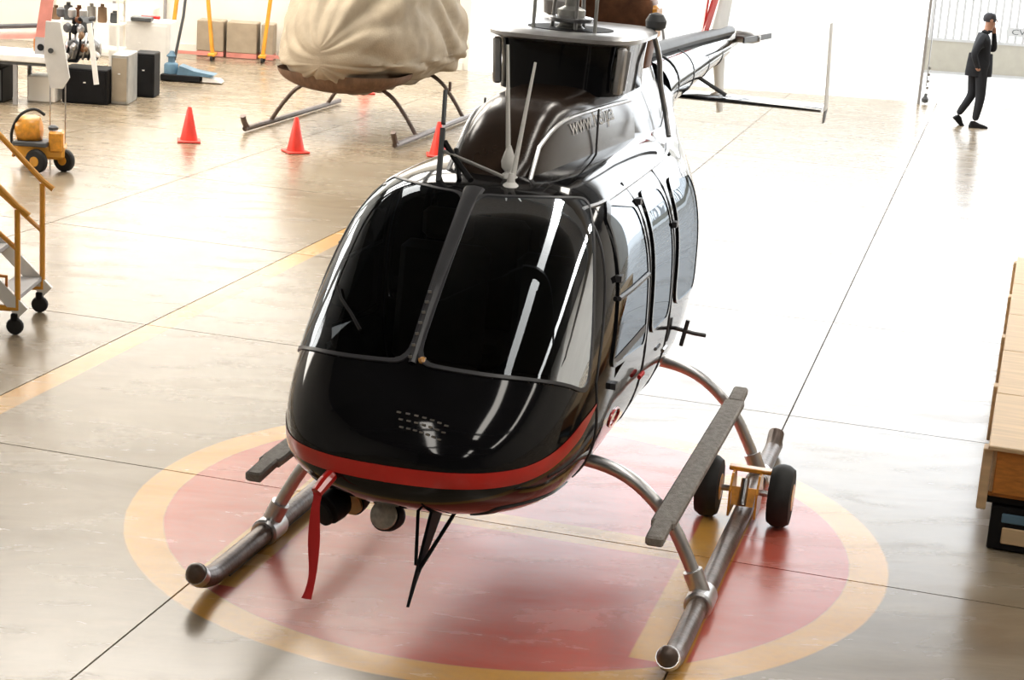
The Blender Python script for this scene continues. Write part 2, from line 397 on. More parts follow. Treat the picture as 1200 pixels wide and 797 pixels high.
# shell
NS, NT = 210, 150
body = MB(); rows = []; par = []
ws_poly = []
for p in ws_out:
    s, t = ws_sth(*p); ws_poly.append((s, t))
for i in range(NS+1):
    s = (len(ST)-1)*i/NS; rows.append([surf(s, 2*pi*k/NT) for k in range(NT)])
flat = [p for r in rows for p in r]; fs = []; fmi = []
for i in range(NS):
    s = (len(ST)-1)*(i+.5)/NS; x = st(s)[0]
    for k in range(NT):
        t = 2*pi*(k+.5)/NT; tt = t if t <= pi/2 else (pi-t if t <= pi*1.5 else t-2*pi)
        z = surf(s, t).z
        if tt > 0 and inpoly((s, tt), ws_poly): continue
        if -1.95 < x < .6 and z > 1.15 and any(inpoly((x, z), w) for w in side_w.values()): continue
        fs.append((i*NT+k, i*NT+(k+1)%NT, (i+1)*NT+(k+1)%NT, (i+1)*NT+k))
fs += [tuple(range(NT-1,-1,-1)), tuple(NS*NT+k for k in range(NT))]
body.add(flat, fs)
fus = body.build('fuselage', M['black'], heli, smooth=60)
for sd in (1, -1):
    patch(wsf(sd), ws_out, 'windshield_pane', M['wglass'], heli, frame='pane_frame', fm=M['gasket'], fw_=.035, rings=16)
    for nm, k in (('door_window', 'a'), ('middle_window', 'b'), ('rear_window', 'c')):
        patch(sf(sd), side_w[k], nm, M['sglass'], heli, frame='window_frame', fm=M['black'], fw_=.06)
    patch(sf(sd), chin, 'chin_window', M['chin'], heli, frame='window_frame', fm=M['gasket'], fw_=.10, off=.004, foff=.007)
for sd in (1, -1):
    MB().tube([sf(sd)(x, 1.60+.02*(x+.3), .010) for x in (.40,.3,.2,.1,0,-.1,-.2,-.25)], .013, 6).build('sliding_window_bar', M['gasket'], heli)
    MB().grid([[sf(sd)(x, z, .009) for x in (.46,.3,.1,-.1,-.25)] for z in (1.31, 1.35)]).build('sliding_window_sill', M['gasket'], heli)
# centre post strip and wiper
cp_ = []
for i in range(21):
    x = 1.285+(.50-1.285)*i/20; s = sx(x)
    cp_.append([surfn(s, pi/2+dt, o) for dt, o in ((-.020, .002), (-.014, .012), (0, .018), (.014, .012), (.020, .002))])
MB().grid(cp_).build('centre_post', M['gasket'], heli)
for k in range(14):
    s = sx(1.27-.020*k); MB().box(surfn(s, pi/2+.012, .020), (.012,.014,.01), rz=.6).build('post_link', M['steel'], heli) if k % 2 == 0 else None
w1 = [surfn(*ws_sth(v, u)[:1], pi-ws_sth(v, u)[1], .02) for v, u in ((.30,.12),(.40,.2),(.52,.27),(.60,.33))]
MB().tube(w1, .008, 6).build('wiper', M['blackm'], heli)
# red stripe: band round the nose, sweeping up to the door
def band(z_of, h_of, x1, name, m, off=.003, sides=(1, -1), n=70):
    for sd in sides:
        cols = []
        for q in (-1, -.5, 0, .5, 1):
            xm = 1.559
            while True:
                z = z_of(xm)+q*h_of(xm)/2; v = st(sx(xm))
                if v[2] <= z <= v[3]: break
                xm -= .0004
            cc = [Vector((1.5635, 0, z))] if xm > 1.55 else []
            for i in range(n+1):
                x = xm-(xm-x1)*(i/n)**2; z = z_of(x)+q*h_of(x)/2; t = th_xz(x, z)
                cc.append(surfn(sx(x), t if sd > 0 else pi-t, off))
            if xm <= 1.55: cc.insert(0, cc[0])
            cols.append(cc)
        MB().grid([list(r) for r in zip(*cols)]).build(name, m, fus)
def zstr(x):
    t = max(0, (1.555-x)/.80); return 1.03+.015*t+.20*max(0, t-.25)**1.6
band(zstr, lambda x: .072*min(1, max(.15, (x-.66)/.22)), .68, 'red_stripe', M['red'])
# door seams, handles
def seam(pts, name='door_seam', r=.006, m='gasket'):
    for sd in (1, -1):
        MB().tube([sf(sd)(x, z, .001) for x, z in pts], r, 5).build(name, M[m], fus)
def line(a, b, n=14): return [(lerp(a[0], b[0], i/n), lerp(a[1], b[1], i/n)) for i in range(n+1)]
seam(line((.58,.80),(.72,1.30))+line((.70,1.36),(.36,2.0))[1:])
seam(line((-.34,.74),(-.34,2.02))); seam(line((.58,.80),(-1.0,.74))); seam(line((-.98,.76),(-.98,2.0)))
seam(line((.36,2.0),(-1.9,2.0)), 'roof_gutter', .012, 'silver')
for x, z in ((-.22,1.10), (-.86,1.08)):
    for sd in (1, -1): MB().tube([sf(sd)(x+d, z, .02) for d in (-.05,0,.05)], .011, 6).build('door_handle', M['ribbon'] if z > 1.09 else M['steel'], fus)
for x, z in ((.36,1.70), (.45,1.22), (-.36,1.93), (-.98,1.72)):
    for sd in (1, -1): MB().box(sf(sd)(x, z, .01), (.05,.03,.03)).build('door_hinge', M['gasket'], fus)
o_ = []
for i in range(25): f = 2*pi*i/24; o_.append(sf(1)(.22+.13*cos(f), 1.0+.045*sin(f)+.02*cos(f), .003))
MB().tube(o_, .006, 5).build('red_outline', M['red'], fus)
MB().tube([sf(1)(-1.35,1.07,.0), sf(1)(-1.35,1.07,.09), sf(1)(-1.38,1.07,.16)], .012, 6).tube([sf(1)(-1.35,.99,.05), sf(1)(-1.35,1.13,.05)], .012, 6).build('drain_mast', M['gasket'], heli)
# nose lettering block (small badge) and cowl lettering
def text(s, name, size, m, parent, mapf, ext=0):
    cu = bpy.data.curves.new(name, 'FONT'); cu.body = s; cu.size = size; cu.resolution_u = 2
    to = bpy.data.objects.new(name, cu); C.objects.link(to); bpy.context.view_layer.update()
    me = bpy.data.meshes.new_from_object(to.evaluated_get(bpy.context.evaluated_depsgraph_get())); bpy.data.objects.remove(to)
    for v in me.vertices: v.co = mapf(v.co.x, v.co.y)
    me.materials.clear(); me.materials.append(m); o = bpy.data.objects.new(name, me); C.objects.link(o); o.parent = parent; me.update(); return o
for r in range(3):
    MB().grid([[surfn(sx(1.545-.02*r-.0012*k), pi/2-.18-.5*(k/14)*.9-.02, .003+.001*e) for k in range(15)] for e in (0, 1)]).build('nose_grille_slat', M['steel'], fus) if False else None
for r in range(3):
    for k in range(7):
        s_ = sx(1.50-.020*r); th_ = pi/2-.10-.085*k+.04*r
        MB().box(surfn(s_, th_, .003), (.007,.018,.006), rz=-.2).build('nose_vent_slat', M['steel'], fus)
MB().lathe(surfn(sx(1.27), pi/2-.05, .0), (.6,0,.8), [(.018,0),(.018,.008),(.008,.014)], 12).build('nose_fastener', M['amber'], fus)
# engine deck: lower cowling, upper housing, plate
def loftx(stations, n=48, nn=3.0):
    rows = []
    for (x, w, z0, z1, wt, lean) in stations:     # half-width at base w, at top wt, superelliptic top
        r = []
        for k in range(n+1):
            f = pi*k/n; c, q = cos(f), sin(f); h = abs(q)**(2/nn); ww = w+(wt-w)*h
            r.append((x-lean*h, ww*math.copysign(abs(c)**(2/nn), c), z0+(z1-z0)*h))
        rows.append(r)
    return rows
low = [(.33,.06,2.03,2.09,.05,0),(.31,.16,2.03,2.13,.13,.02),(.25,.215,2.03,2.20,.18,.04),(.16,.235,2.03,2.275,.2,.05),(.03,.25,2.03,2.345,.215,.06),(-.15,.265,2.03,2.39,.235,.04),(-.4,.285,2.02,2.405,.255,.0),(-.9,.315,2.0,2.40,.29,0),(-1.2,.33,2.0,2.385,.30,0),(-1.45,.335,2.0,2.37,.31,0)]
cow = MB().grid(loftx(low, 48, 4.0), cap=True).build('lower_cowling', M['brown'], heli, smooth=50)
# thin silver strip along the cowling's left edge
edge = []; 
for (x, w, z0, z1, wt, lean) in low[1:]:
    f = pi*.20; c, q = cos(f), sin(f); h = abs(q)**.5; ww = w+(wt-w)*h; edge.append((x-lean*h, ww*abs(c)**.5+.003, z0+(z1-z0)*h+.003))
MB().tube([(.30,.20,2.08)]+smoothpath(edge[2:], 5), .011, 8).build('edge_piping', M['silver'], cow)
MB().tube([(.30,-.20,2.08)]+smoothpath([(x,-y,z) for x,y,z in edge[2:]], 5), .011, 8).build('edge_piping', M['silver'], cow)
for sd in (1,-1): MB().tube([(-.62, sd*.303, 2.05),(-.62, sd*.298, 2.33)], .006, 5).build('panel_seam', M['gasket'], cow)
def cow_y(x, z):
    best = None
    for i in range(len(low)-1):
        if low[i][0] >= x >= low[i+1][0]:
            t = (low[i][0]-x)/(low[i][0]-low[i+1][0]); q = [lerp(a, b, t) for a, b in zip(low[i], low[i+1])]
            h = min(1, (z-q[2])/(q[3]-q[2])); return (q[1]+(q[4]-q[1])*h)*(1-h**4)**.25
    return .3
text('www.helipa', 'lettering', .165, M['letter'], cow, lambda u, v: Vector((-.26-u*.98, cow_y(-.26-u*.98, 2.235+v*.75)+.004, 2.235+v*.75)))
# upper housing
def ell(w, x0, x1, z, n=40, e=5.0):
    cx, hx = (x0+x1)/2, (x0-x1)/2
    return [(cx+hx*math.copysign(abs(cos(2*pi*k/n))**(2/e), cos(2*pi*k/n)), w*math.copysign(abs(sin(2*pi*k/n))**(2/e), sin(2*pi*k/n)), z) for k in range(n)]
hs = MB().grid([ell(.33, -.84, -1.70, 2.36), ell(.335, -.86, -1.68, 2.50), ell(.355, -.85, -1.66, 2.64)], cv=True, cap=True).build('upper_housing', M['black'], heli)
for yy in (-.325, .345): MB().bar((-.875, yy*.96, 2.38), (-.87, yy, 2.62), .045, .045, bev=.01).build('corner_post', M['silver'], hs)
MB().bar((-.90,.352,2.40),(-.90,.37,2.60),.012,.03).build('hinge_strip', M['silver'], hs)
for z in (2.44, 2.56): MB().box((-.93,.355,z), (.05,.02,.012)).build('latch', M['steel'], hs)
MB().tube(smoothpath([(-1.62,.36,2.62),(-1.68,.385,2.5),(-1.70,.40,2.36),(-1.72,.44,2.2),(-1.66,.48,2.08)]), .016, 8).build('fluid_hose', M['silver'], heli)
pl = MB().grid([ell(.37,-.80,-1.70,2.622,e=4), ell(.405,-.77,-1.72,2.635,e=4), ell(.405,-.77,-1.72,2.655,e=4), ell(.37,-.81,-1.70,2.672,e=4)], cv=True, cap=True).build('top_fairing', M['silver'], heli)
MB().grid([ell(.23,-.93,-1.33,2.672,e=2), ell(.23,-.93,-1.33,2.676,e=2)], cv=True, cap=True).build('mast_opening', M['blackm'], pl)
MB().lathe((-1.62,.36,2.66), (0,0,1), [(.03,0),(.055,.015),(.06,.05),(.04,.085),(.01,.095)], 16).build('filler_cap', M['dgrey'], pl)
# engine cowling to the boom, exhaust
eng = [(-1.60,.30,2.0,2.42,.22,0),(-1.9,.33,2.0,2.50,.2,0),(-2.3,.32,2.02,2.52,.18,0),(-2.7,.27,2.05,2.47,.14,0),(-3.1,.17,2.1,2.38,.08,0),(-3.35,.1,2.15,2.33,.05,0)]
MB().grid(loftx(eng, 36, 2.6), cap=True).build('engine_cowling', M['black'], heli)
ex = MB().grid([[(-2.12+a*.17*k, .03+b*.235*k, z) for a, b in [(math.copysign(abs(cos(2*pi*i/32))**.5, cos(2*pi*i/32)), math.copysign(abs(sin(2*pi*i/32))**.5, sin(2*pi*i/32))) for i in range(32)]] for z, k in ((2.40,.9),(2.6,1.0),(2.74,1.0),(2.79,.93),(2.78,.8),(2.6,.75))], cv=True, cap=True).build('exhaust_stack', M['exh'], heli)
MB().box((-2.12,.255,2.66),(.2,.05,.2),bev=.02).build('heat_shield', M['gold'], ex)
MB().lathe((-1.95,-.27,2.66),(0,0,1),[(.05,0),(.09,.02),(.095,.09),(.07,.12)],16).build('breather_cap', M['grey'], heli)
# mast, hub and rotor (blades parked across, above the picture)
ms = MB().lathe((-1.12,0,2.62),(0,0,1),[(.085,0),(.085,.05),(.06,.07),(.06,.10),(.075,.11),(.075,.15),(.036,.17),(.034,.62)],18).build('rotor_mast', M['mastm'], heli)
MB().lathe((-1.12,0,2.70),(0,0,1),[(.05,0),(.115,.01),(.12,.03),(.05,.045)],18).build('swashplate', M['steel'], ms)
for f in (0.5, 2.6, 4.7): MB().tube([(-1.12+.10*cos(f), .10*sin(f), 2.66),(-1.12+.07*cos(f+.2), .07*sin(f+.2), 3.15)], .011, 8).build('pitch_rod', M['steel'], ms)
for yy in (-.165, .165): MB().tube([(-.98, yy, 2.66),(-1.0, yy, 3.2)], .010, 8).build('tie_rod', M['mastm'], ms)
hb = MB().box((-1.12,0,3.24),(.22,.7,.12),bev=.03).build('rotor_hub', M['steel'], heli)
for sd in (1,-1):
    MB().grid([[(-1.12+dx, sd*y, 3.24+dz+.008*y) for dx, dz in ((.165,0),(.12,.02),(-.1,.012),(-.165,0),(-.1,-.01),(.12,-.015))] for y in (.32,.6,3,5.6)], cv=True, cap=True).build('rotor_blade', M['dgrey'], heli)
# tail boom, stabiliser, fin, tail rotor
tb = MB().grid([[(x, r*sin(f), zc+r*cos(f)) for f in [2*pi*k/28 for k in range(28)]] for x, r, zc in ((-3.1,.215,2.13),(-3.4,.195,2.15),(-4.5,.155,2.16),(-6.2,.09,2.165),(-6.75,.075,2.165),(-6.82,.05,2.165))], cv=True, cap=True).build('tail_boom', M['black'], heli)
for x, r in ((-3.5,.191),(-4.2,.166),(-5.0,.135),(-5.8,.105)): MB().lathe((x,0,2.157),(1,0,0),[(r-.01,0),(r+.004,.001),(r+.004,.022),(r-.01,.023)],28).build('boom_band',M['dgrey'],tb)
MB().grid([[(x, r*sin(f), zc+r*.8*cos(f)) for f in [2*pi*k/12 for k in range(12)]] for x, r, zc in ((-3.1,.06,2.38),(-4.8,.055,2.335),(-6.7,.05,2.27))], cv=True, cap=True).build('drive_shaft_cover', M['dgrey'], tb)
def airfoil(p0, p1, c0, c1, t, name, m, par, nrm='y'):
    r = []
    for p, c in ((p0, c0), (p1, c1)):
        rr = []
        for k in range(16):
            f = 2*pi*k/16; u = (cos(f)+1)/2; tt = t*sin(f)*math.sqrt(max(0, u))*.9
            rr.append((p[0]-c/2+c*u, p[1]+(tt if nrm == 'y' else 0), p[2]+(tt if nrm == 'z' else 0)))
        r.append(rr)
    return MB().grid(r, cv=True, cap=True).build(name, m, par)
stb = airfoil((-5.0,-.98,1.925),(-5.0,1.0,1.925),.52,.52,.03,'horizontal_stabiliser',M['black'],heli,'z')
for sd in (1,-1):
    airfoil((-5.12,sd*1.0,1.90),(-5.16,sd*.97,2.52),.30,.2,.010,'end_finlet',M['white'],stb)
    airfoil((-5.12,sd*1.0,1.90),(-5.16,sd*.99,1.80),.28,.2,.010,'end_finlet',M['dgrey'],stb)
    MB().tube([(-4.85,sd*.07,2.08),(-4.85,sd*.30,1.96)],.015,8).build('stabiliser_strut',M['dgrey'],stb)
vf = airfoil((-6.1,0,2.22),(-6.85,0,3.05),.85,.45,.03,'vertical_fin',M['white'],heli)
MB().tube([(-5.45,-.02,2.24),(-5.9,.0,2.62),(-6.55,.0,3.06)],.028,8).build('fin_leading_edge',M['red'],vf)
MB().tube([(-5.45,-.02,2.24),(-5.9,-.06,2.68),(-6.45,-.07,3.06)],.014,6).build('fin_edge_strip',M['red'],vf)
airfoil((-6.3,0,2.1),(-6.62,0,1.62),.6,.28,.03,'ventral_fin',M['white'],heli)
tr = MB().lathe((-6.7,.06,2.23),(0,1,0),[(.05,0),(.05,.14),(.03,.2)],12).build('tail_rotor_hub',M['steel'],heli)
for sd in (1,-1): MB().bar((-6.7,.24,2.23),(-6.7+sd*.80,.24,2.23+sd*.04),.014,.045).build('tail_rotor_blade',M['dgrey'],tr)
MB().tube([(-4.2,-.06,2.33),(-4.22,-.10,2.5)],.01,6).build('boom_antenna',M['steel'],tb)
# roof antennas and cutters
def whip(base, tip, r, ball=None):
    a = MB().lathe(base,(0,0,1),[(.045,-.01),(.045,.01),(.02,.03),(.012,.07)],14); a.tube([base, tip],[r*1.5, r*.7],8); o = a.build('whip_antenna',M['white'],heli)
    if ball: MB().lathe(ball,(0,0,1),[(.008,-.045),(.03,-.02),(.034,.01),(.022,.05),(.008,.085)],14).build('antenna_base_cone',M['white'],o)
whip((.40,.14,2.065),(.26,.18,2.63),.009)
whip((.30,.10,2.09),(.28,.05,2.70),.009,(.30,.095,2.16))
wc = MB().bar((.42,-.20,2.06),(.36,-.21,2.30),.02,.05).build('upper_wire_cutter',M['dgrey'],heli)
MB().tube([(.36,-.21,2.32),(.26,-.24,2.46)],.012,6).build('cutter_blade',M['dgrey'],wc)
MB().tube([(.38,-.20,2.20),(.38,.10,2.11)],.009,6).build('cutter_brace',M['mastm'],wc)
MB().tube([(.50,-.02,2.10),(.38,-.14,2.17),(.36,-.20,2.24)],.014,6).tube([(.42,-.10,2.08),(.30,-.16,2.20)],.012,6).build('cutter_strut',M['blackm'],wc)
for x, y in ((-1.12,.46),(-1.6,.46),(-1.12,-.46),(-1.6,-.46)):
    z = 2.0; MB().lathe((x,y,1.985),(0,.25*(1 if y>0 else -1),1),[(.045,0),(.048,.018),(.036,.026),(.015,.022)],16).build('deck_port',M['blackm'],fus)
# landing gear
SKY_ = 1.14
def skid_prof(sd):
    return smoothpath([(.93,sd*SKY_,.185),(.88,sd*SKY_,.125),(.76,sd*SKY_,.075),(.5,sd*SKY_,.06),(-1,sd*SKY_,.06),(-2.45,sd*SKY_,.06),(-2.72,sd*SKY_,.06)],4)
for sd in (1,-1):
    P = skid_prof(sd); sk = MB().tube([P[0]+(P[0]-P[1])*.5]+P,[.014,.026,.037,.046]+[.051]*(len(P)-3),14).build('skid_tube',M['skid'],heli)
    MB().tube(P[3:6],.055,14).build('skid_toe_cap',M['silver'],sk)
    MB().tube([(-2.60,sd*SKY_,.06),(-2.66,sd*SKY_,.075),(-2.74,sd*SKY_,.13)],.050,12).build('skid_heel_cap',M['skid'],sk)
    MB().bar((.55,sd*SKY_,.012),(-2.3,sd*SKY_,.012),.045,.022).build('wear_shoe',M['dgrey'],sk)
    for x in (0,-2.0): MB().lathe((x-.09,sd*SKY_,.062),(1,0,0),[(.06,0),(.072,.01),(.072,.17),(.06,.18)],16).build('saddle_clamp',M['silver'],sk)
    MB().bar((.42,sd*.985,.575),(-1.75,sd*.985,.575),.115,.045,bev=.01).build('flight_step',M['step'],heli)
    for a, b in (((.62,.56),(.40,.575)), ((-1.74,.575),(-1.98,.59))): MB().bar((a[0],sd*.985,a[1]),(b[0],sd*.985,b[1]),.085,.05,bev=.01).build('step_end_bracket',M['step'],heli)
for x in (0,-2.0):
    pp = smoothpath([(x,-1.14,.09),(x,-1.06,.26),(x,-.93,.47),(x,-.72,.64),(x,-.45,.70),(x,0,.70),(x,.45,.70),(x,.72,.64),(x,.93,.47),(x,1.06,.26),(x,1.14,.09)],5)
    ct = MB().tube(pp,.034,12).build('cross_tube',M['silver'],heli)
    for sd in (1,-1): MB().tube([(x,sd*1.145,.08),(x,sd*1.085,.21)],.05,12).build('tube_boot',M['silver'],ct)
# lights and cutter under the nose
def lamp(c, name, m, r=.078, ax=(1,-.1,-.12)):
    o = MB().lathe(Vector(c)-Vector(ax)*.1, ax, [(r*.4,0),(r*.85,.03),(r,.08),(r,.125),(r*.93,.13)], 24).build(name, M['blackm'], heli)
    MB().lathe(Vector(c)+Vector(ax)*.028, ax, [(r*.9,0),(r*.85,.012),(r*.4,.02),(r*.05,.022)], 24).build('lamp_lens', m, o)
    return o
lamp((1.25,-.36,.715),'landing_light',M['blackm'],.072,(1,-.55,-.35)); lamp((1.16,-.27,.735),'amber_light',M['amber'],.058); lamp((1.22,-.10,.715),'landing_light',M['lens'],.070,(1,-.1,.35))
MB().box((1.16,-.10,.80),(.14,.15,.14),bev=.03).build('light_mount',M['blackm'],heli)
MB().box((1.14,-.30,.80),(.10,.20,.06),bev=.02).build('light_mount',M['blackm'],heli)
lc = MB().prism([(.98,.045,.76),(.78,.045,.70),(1.21,.045,.42),(1.30,.045,.34)],(0,.014,0)).build('lower_wire_cutter',M['blackm'],heli)
MB().tube([(.80,.13,.70),(1.19,.05,.47)],.009,6).tube([(.95,.12,.74),(.92,.05,.66)],.008,6).tube([(1.02,-.02,.76),(1.20,.04,.50)],.009,6).build('cutter_brace',M['blackm'],lc)
# interior
MB().box((-.62,0,.86),(2.4,1.02,.04)).build('cabin_floor',M['int'],heli)
def seatm(x, y):
    s = MB().box((x,y,1.02),(.46,.46,.14),bev=.04).box((x-.22,y,1.36),(.12,.46,.62),bev=.04,M=Matrix.Rotation(-.12,4,'Y')).build('cabin_seat',M['seat'],heli)
    MB().box((x-.26,y,1.76),(.08,.26,.16),bev=.03).build('headrest',M['seat'],s); MB().box((x,y,.89),(.4,.4,.14)).build('seat_base',M['int'],s)
for x in (.15,-.6,-1.5):
    for y in (.3,-.3): seatm(x, y)
MB().box((.95,0,1.12),(.16,.66,.30),bev=.05).build('instrument_panel',M['int'],heli); MB().box((.78,0,1.0),(.35,.2,.3),bev=.04).build('centre_pedestal',M['int'],heli)
for y in (.3,-.3): MB().tube([(.62,y,.82),(.58,y,1.1),(.52,y,1.22)],.015,8).build('cyclic_stick',M['int'],heli)
MB().box((-1.9,0,1.42),(.05,.9,.9)).build('rear_bulkhead',M['int'],heli)

# pitot cover ribbon
rb = hthing(thing('pitot_cover_ribbon','red pitot cover with a long ribbon hanging under the black nose','ribbon',(0,0,0)))
MB().tube([(1.50,-.245,.985),(1.56,-.27,.945),(1.60,-.285,.915)],[.028,.03,.026],10).build('cover_sleeve',M['red'],rb)
rp = smoothpath([(1.59,-.285,.91),(1.60,-.29,.85),(1.595,-.285,.70),(1.605,-.29,.56),(1.615,-.305,.44)],6)
MB().grid([[p+Vector((0,-.022+.01*sin(i*.4),0)), p+Vector((.004,.0,0)), p+Vector((0,.022,0))] for i, p in enumerate(rp)]).build('ribbon_strip',M['ribbon'],rb)
# ground handling wheels on the left skid
gh = hthing(thing('ground_handling_wheels','pair of black tyres on a yellow bracket clamped to the skid right of the helicopter','wheel dolly',(0,0,0)))
for yy in (1.14-.205, 1.14+.20):
    w = MB().lathe((-1.40,yy-.065,.180),(0,1,0),[(.09,0),(.155,.004),(.175,.035),(.179,.065),(.175,.095),(.155,.126),(.09,.13)],28).build('wheel',M['rubber'],gh)
    MB().lathe((-1.40,yy-.068,.180),(0,1,0),[(.02,0),(.075,.002),(.085,.02),(.085,.12),(.075,.135),(.02,.137)],18).build('wheel_hub',M['gold'],w)
MB().tube([(-1.42,.93,.172),(-1.42,1.34,.172)],.018,10).build('axle',M['steel'],gh)
for yy in (1.065,1.215): MB().prism([(-1.30,yy,.05),(-1.30,yy,.20),(-1.38,yy,.28),(-1.50,yy,.28),(-1.54,yy,.12),(-1.48,yy,.05)],(0,.012,0)).build('side_plate',M['gold'],gh)
MB().bar((-1.47,1.03,.285),(-1.47,1.27,.285),.06,.025,bev=.005).build('cross_bar',M['gold'],gh)
MB().tube([(-1.28,1.14,.13),(-1.36,1.14,.26)],.024,10).build('hydraulic_jack',M['steel'],gh)
MB().prism([(-1.29,1.08,.125),(-1.29,1.20,.125),(-1.33,1.21,.22),(-1.33,1.07,.22)],(.012,0,0)).build('front_plate',M['gold'],gh)

# ------------------------------------------------------------------ covered helicopter behind
ch = thing('covered_helicopter','small helicopter under a beige cloth cover, parked behind the cones','helicopter',(-2.26,23.3,0),math.atan2(-cos(TH),-sin(TH)))
def cov(s, f):                                    # s 0 nose .. 1 rear
    x = 1.15-3.3*s; e = (1-(1-min(1, s/.42))**2.3)**.5 if s < .42 else 1
    w = .84*e; z0 = .56+.34*(1-e)-.05*min(1,s*2); z1 = 1.15+1.25*min(1,(s/.38))**.8 ; zm = .95
    c, q = cos(f), sin(f)
    y = w*math.copysign(abs(c)**(.75), c)*(1-.30*max(0,q)**2)*(1 if q>0 else 1-.30*(-q)**1.5); z = zm+(z1-zm)*q if q > 0 else zm+(zm-z0)*q
    fold = noise.noise(Vector((s*3+1, cos(f)*4, sin(f)*1.2)))*.13+.085*abs(sin(f*7+s*9+2.5*noise.noise(Vector((s*2.5,f*1.3,0)))))*(1 if q>-.3 else .5)+.03*noise.noise(Vector((s*14, f*7, 3)))
    p = Vector((x, y, z)); n = Vector((.15, c, q)).normalized()
    return p+n*fold*(.9*e+.05)
rows = [[cov((i/70)**1.3, 2*pi*k/120) for k in range(120)] for i in range(71)]
fixn(MB().grid(rows, cv=True, cap=True).build('cloth_cover', M['cover'], ch, smooth=80))
# brown nose belly below the cover
r2 = []
for i in range(16):
    s = i/15*.62; x = 1.04-1.7*s; e = (1-(1-min(1, s/.4))**2.3)**.5 if s < .4 else 1; w = .80*e+.01
    r2.append([(x, w*cos(f), .80-.27*(.25+.75*e)*sin(f)) for f in [pi*k/20 for k in range(21)]])
fixn(MB().grid(r2, cap=True).build('belly', M['coverdk'], ch))
for sd in (1,-1):
    sk = MB().tube(smoothpath([(1.15,sd*.98,.22),(1.08,sd*.98,.12),(.98,sd*.98,.06),(.8,sd*.98,.05),(-2.2,sd*.98,.05)],4),.036,8).build('skid_tube',M['skid'],ch)
for x in (.25,-1.75):
    MB().tube(smoothpath([(x,-.98,.06),(x,-.82,.30),(x,-.62,.52),(x,-.35,.62),(x,.35,.62),(x,.62,.52),(x,.82,.30),(x,.98,.06)],5),.027,8).build('cross_tube',M['skid'],ch)
MB().tube([(-1.0,1.0,.62),(-1.0,1.0,.50)],.02,6).build('step_peg',M['skid'],ch)

# ------------------------------------------------------------------ traffic cones
def cone(loc, label):
    t = thing('traffic_cone', label, 'traffic cone', loc, .2, 'red cones around the covered helicopter')
    MB().lathe((0,0,.022),(0,0,1),[(.105,0),(.098,.03),(.025,.385),(.02,.39),(.018,.36)],20).build('cone_body',M['cone'],t)
    MB().box((0,0,.013),(.27,.27,.024),bev=.008).build('cone_base',M['cone'],t); return t
c0 = cone((-3.99,21.54,0),'red traffic cone standing alone on open floor, leftmost of the cones')
dup(c0,(-2.69,21.30,0),.5,'red traffic cone in front of the covered helicopter\'s left skid')
dup(c0,(-1.04,21.75,0),.1,'red traffic cone partly hidden behind the black helicopter\'s roof')
dup(c0,(-2.42,27.0,0),.3,'small far red traffic cone seen beneath the covered helicopter')

# ------------------------------------------------------------------ yellow rolling stairs (left edge)
rs = thing('rolling_stairs','yellow tubular rolling stairs on black casters at the left edge','stairs',(-4.3,12.9,0))
def L(x, y, z): return (x+4.3, y-12.9, z)
for y, nm in ((12.57, 'n'), (13.23, 'f')):
    z1 = .91 if nm == 'n' else .98
    MB().tube([L(-3.52,y,.18),L(-3.52,y,z1)],.021,10).build('post',M['yellow'],rs)
    MB().tube([L(-3.44,y,z1-.04),L(-3.52,y,z1+.02),L(-4.6,y,z1+1.10)],.022,10).build('handrail',M['yellow'],rs)
    MB().tube([L(-3.52,y,.62),L(-4.6,y,1.55)],.018,10).build('mid_rail',M['yellow'],rs)
    MB().tube([L(-3.52,y,.19),L(-5.1,y,.19)],.022,10).build('base_rail',M['yellow'],rs)
    MB().tube([L(-5.05,y,.19),L(-5.05,y,2.3)],.021,10).build('post',M['yellow'],rs)
    MB().bar(L(-3.48,y,.16),L(-4.9,y,1.6),.035,.10).build('stringer',M['white'],rs)
    for x in (-3.54,-5.0):
        c = MB().lathe(L(x,y-.02,.062),(0,1,0),[(.03,0),(.055,.002),(.062,.012),(.062,.03),(.055,.04),(.03,.042)],18).build('caster',M['rubber'],rs)
        MB().box(L(x,y,.13),(.05,.06,.06),bev=.008).build('caster_fork',M['blackm'],c)
for k in range(6): MB().box(L(-3.62-.24*k,12.9,.26+.245*k),(.2,.62,.03)).build('tread',M['grey'],rs)
MB().tube([L(-3.60,12.57,.19),L(-3.60,12.57,.42),L(-3.9,12.57,.44)],.014,8).build('brace',M['woodor'],rs)

# ------------------------------------------------------------------ yellow cart with white plate
yc = thing('ground_power_cart','orange-yellow wheeled ground cart with a rounded tank and black tyres','cart',(-5.05,19.1,0))
def K(x, y, z): return (x+5.05, y-19.1, z)
def wheel(c, r, w, par, ax=(0,1,0), hub='yellow'):
    a = Vector(ax).normalized(); o = MB().lathe(Vector(c)-a*w/2, a,[(r*.5,0),(r*.88,.004),(r,w*.25),(r,w*.75),(r*.88,w-.004),(r*.5,w)],22).build('wheel',M['rubber'],par)
    MB().lathe(Vector(c)-a*(w/2+.006),a,[(r*.1,0),(r*.42,0),(r*.45,w+.012),(r*.1,w+.012)],14).build('wheel_hub',M[hub],o)
wheel(K(-5.08,18.85,.125),.125,.08,yc,(.35,1,0)); wheel(K(-4.84,19.05,.12),.12,.08,yc,(.35,1,0)); wheel(K(-5.30,19.3,.09),.09,.06,yc,(.35,1,0))
MB().box(K(-5.08,19.05,.22),(.50,.34,.16),rz=.15,bev=.03).build('chassis',M['yellow'],yc)
MB().box(K(-4.90,18.98,.33),(.15,.20,.22),rz=.15,bev=.02).build('engine_box',M['gold'],yc)
MB().lathe(K(-5.34,18.98,.42),(1,.12,.10),[(.06,0),(.125,.03),(.145,.08),(.145,.22),(.12,.27),(.05,.29)],20).build('tank',M['gold'],yc)
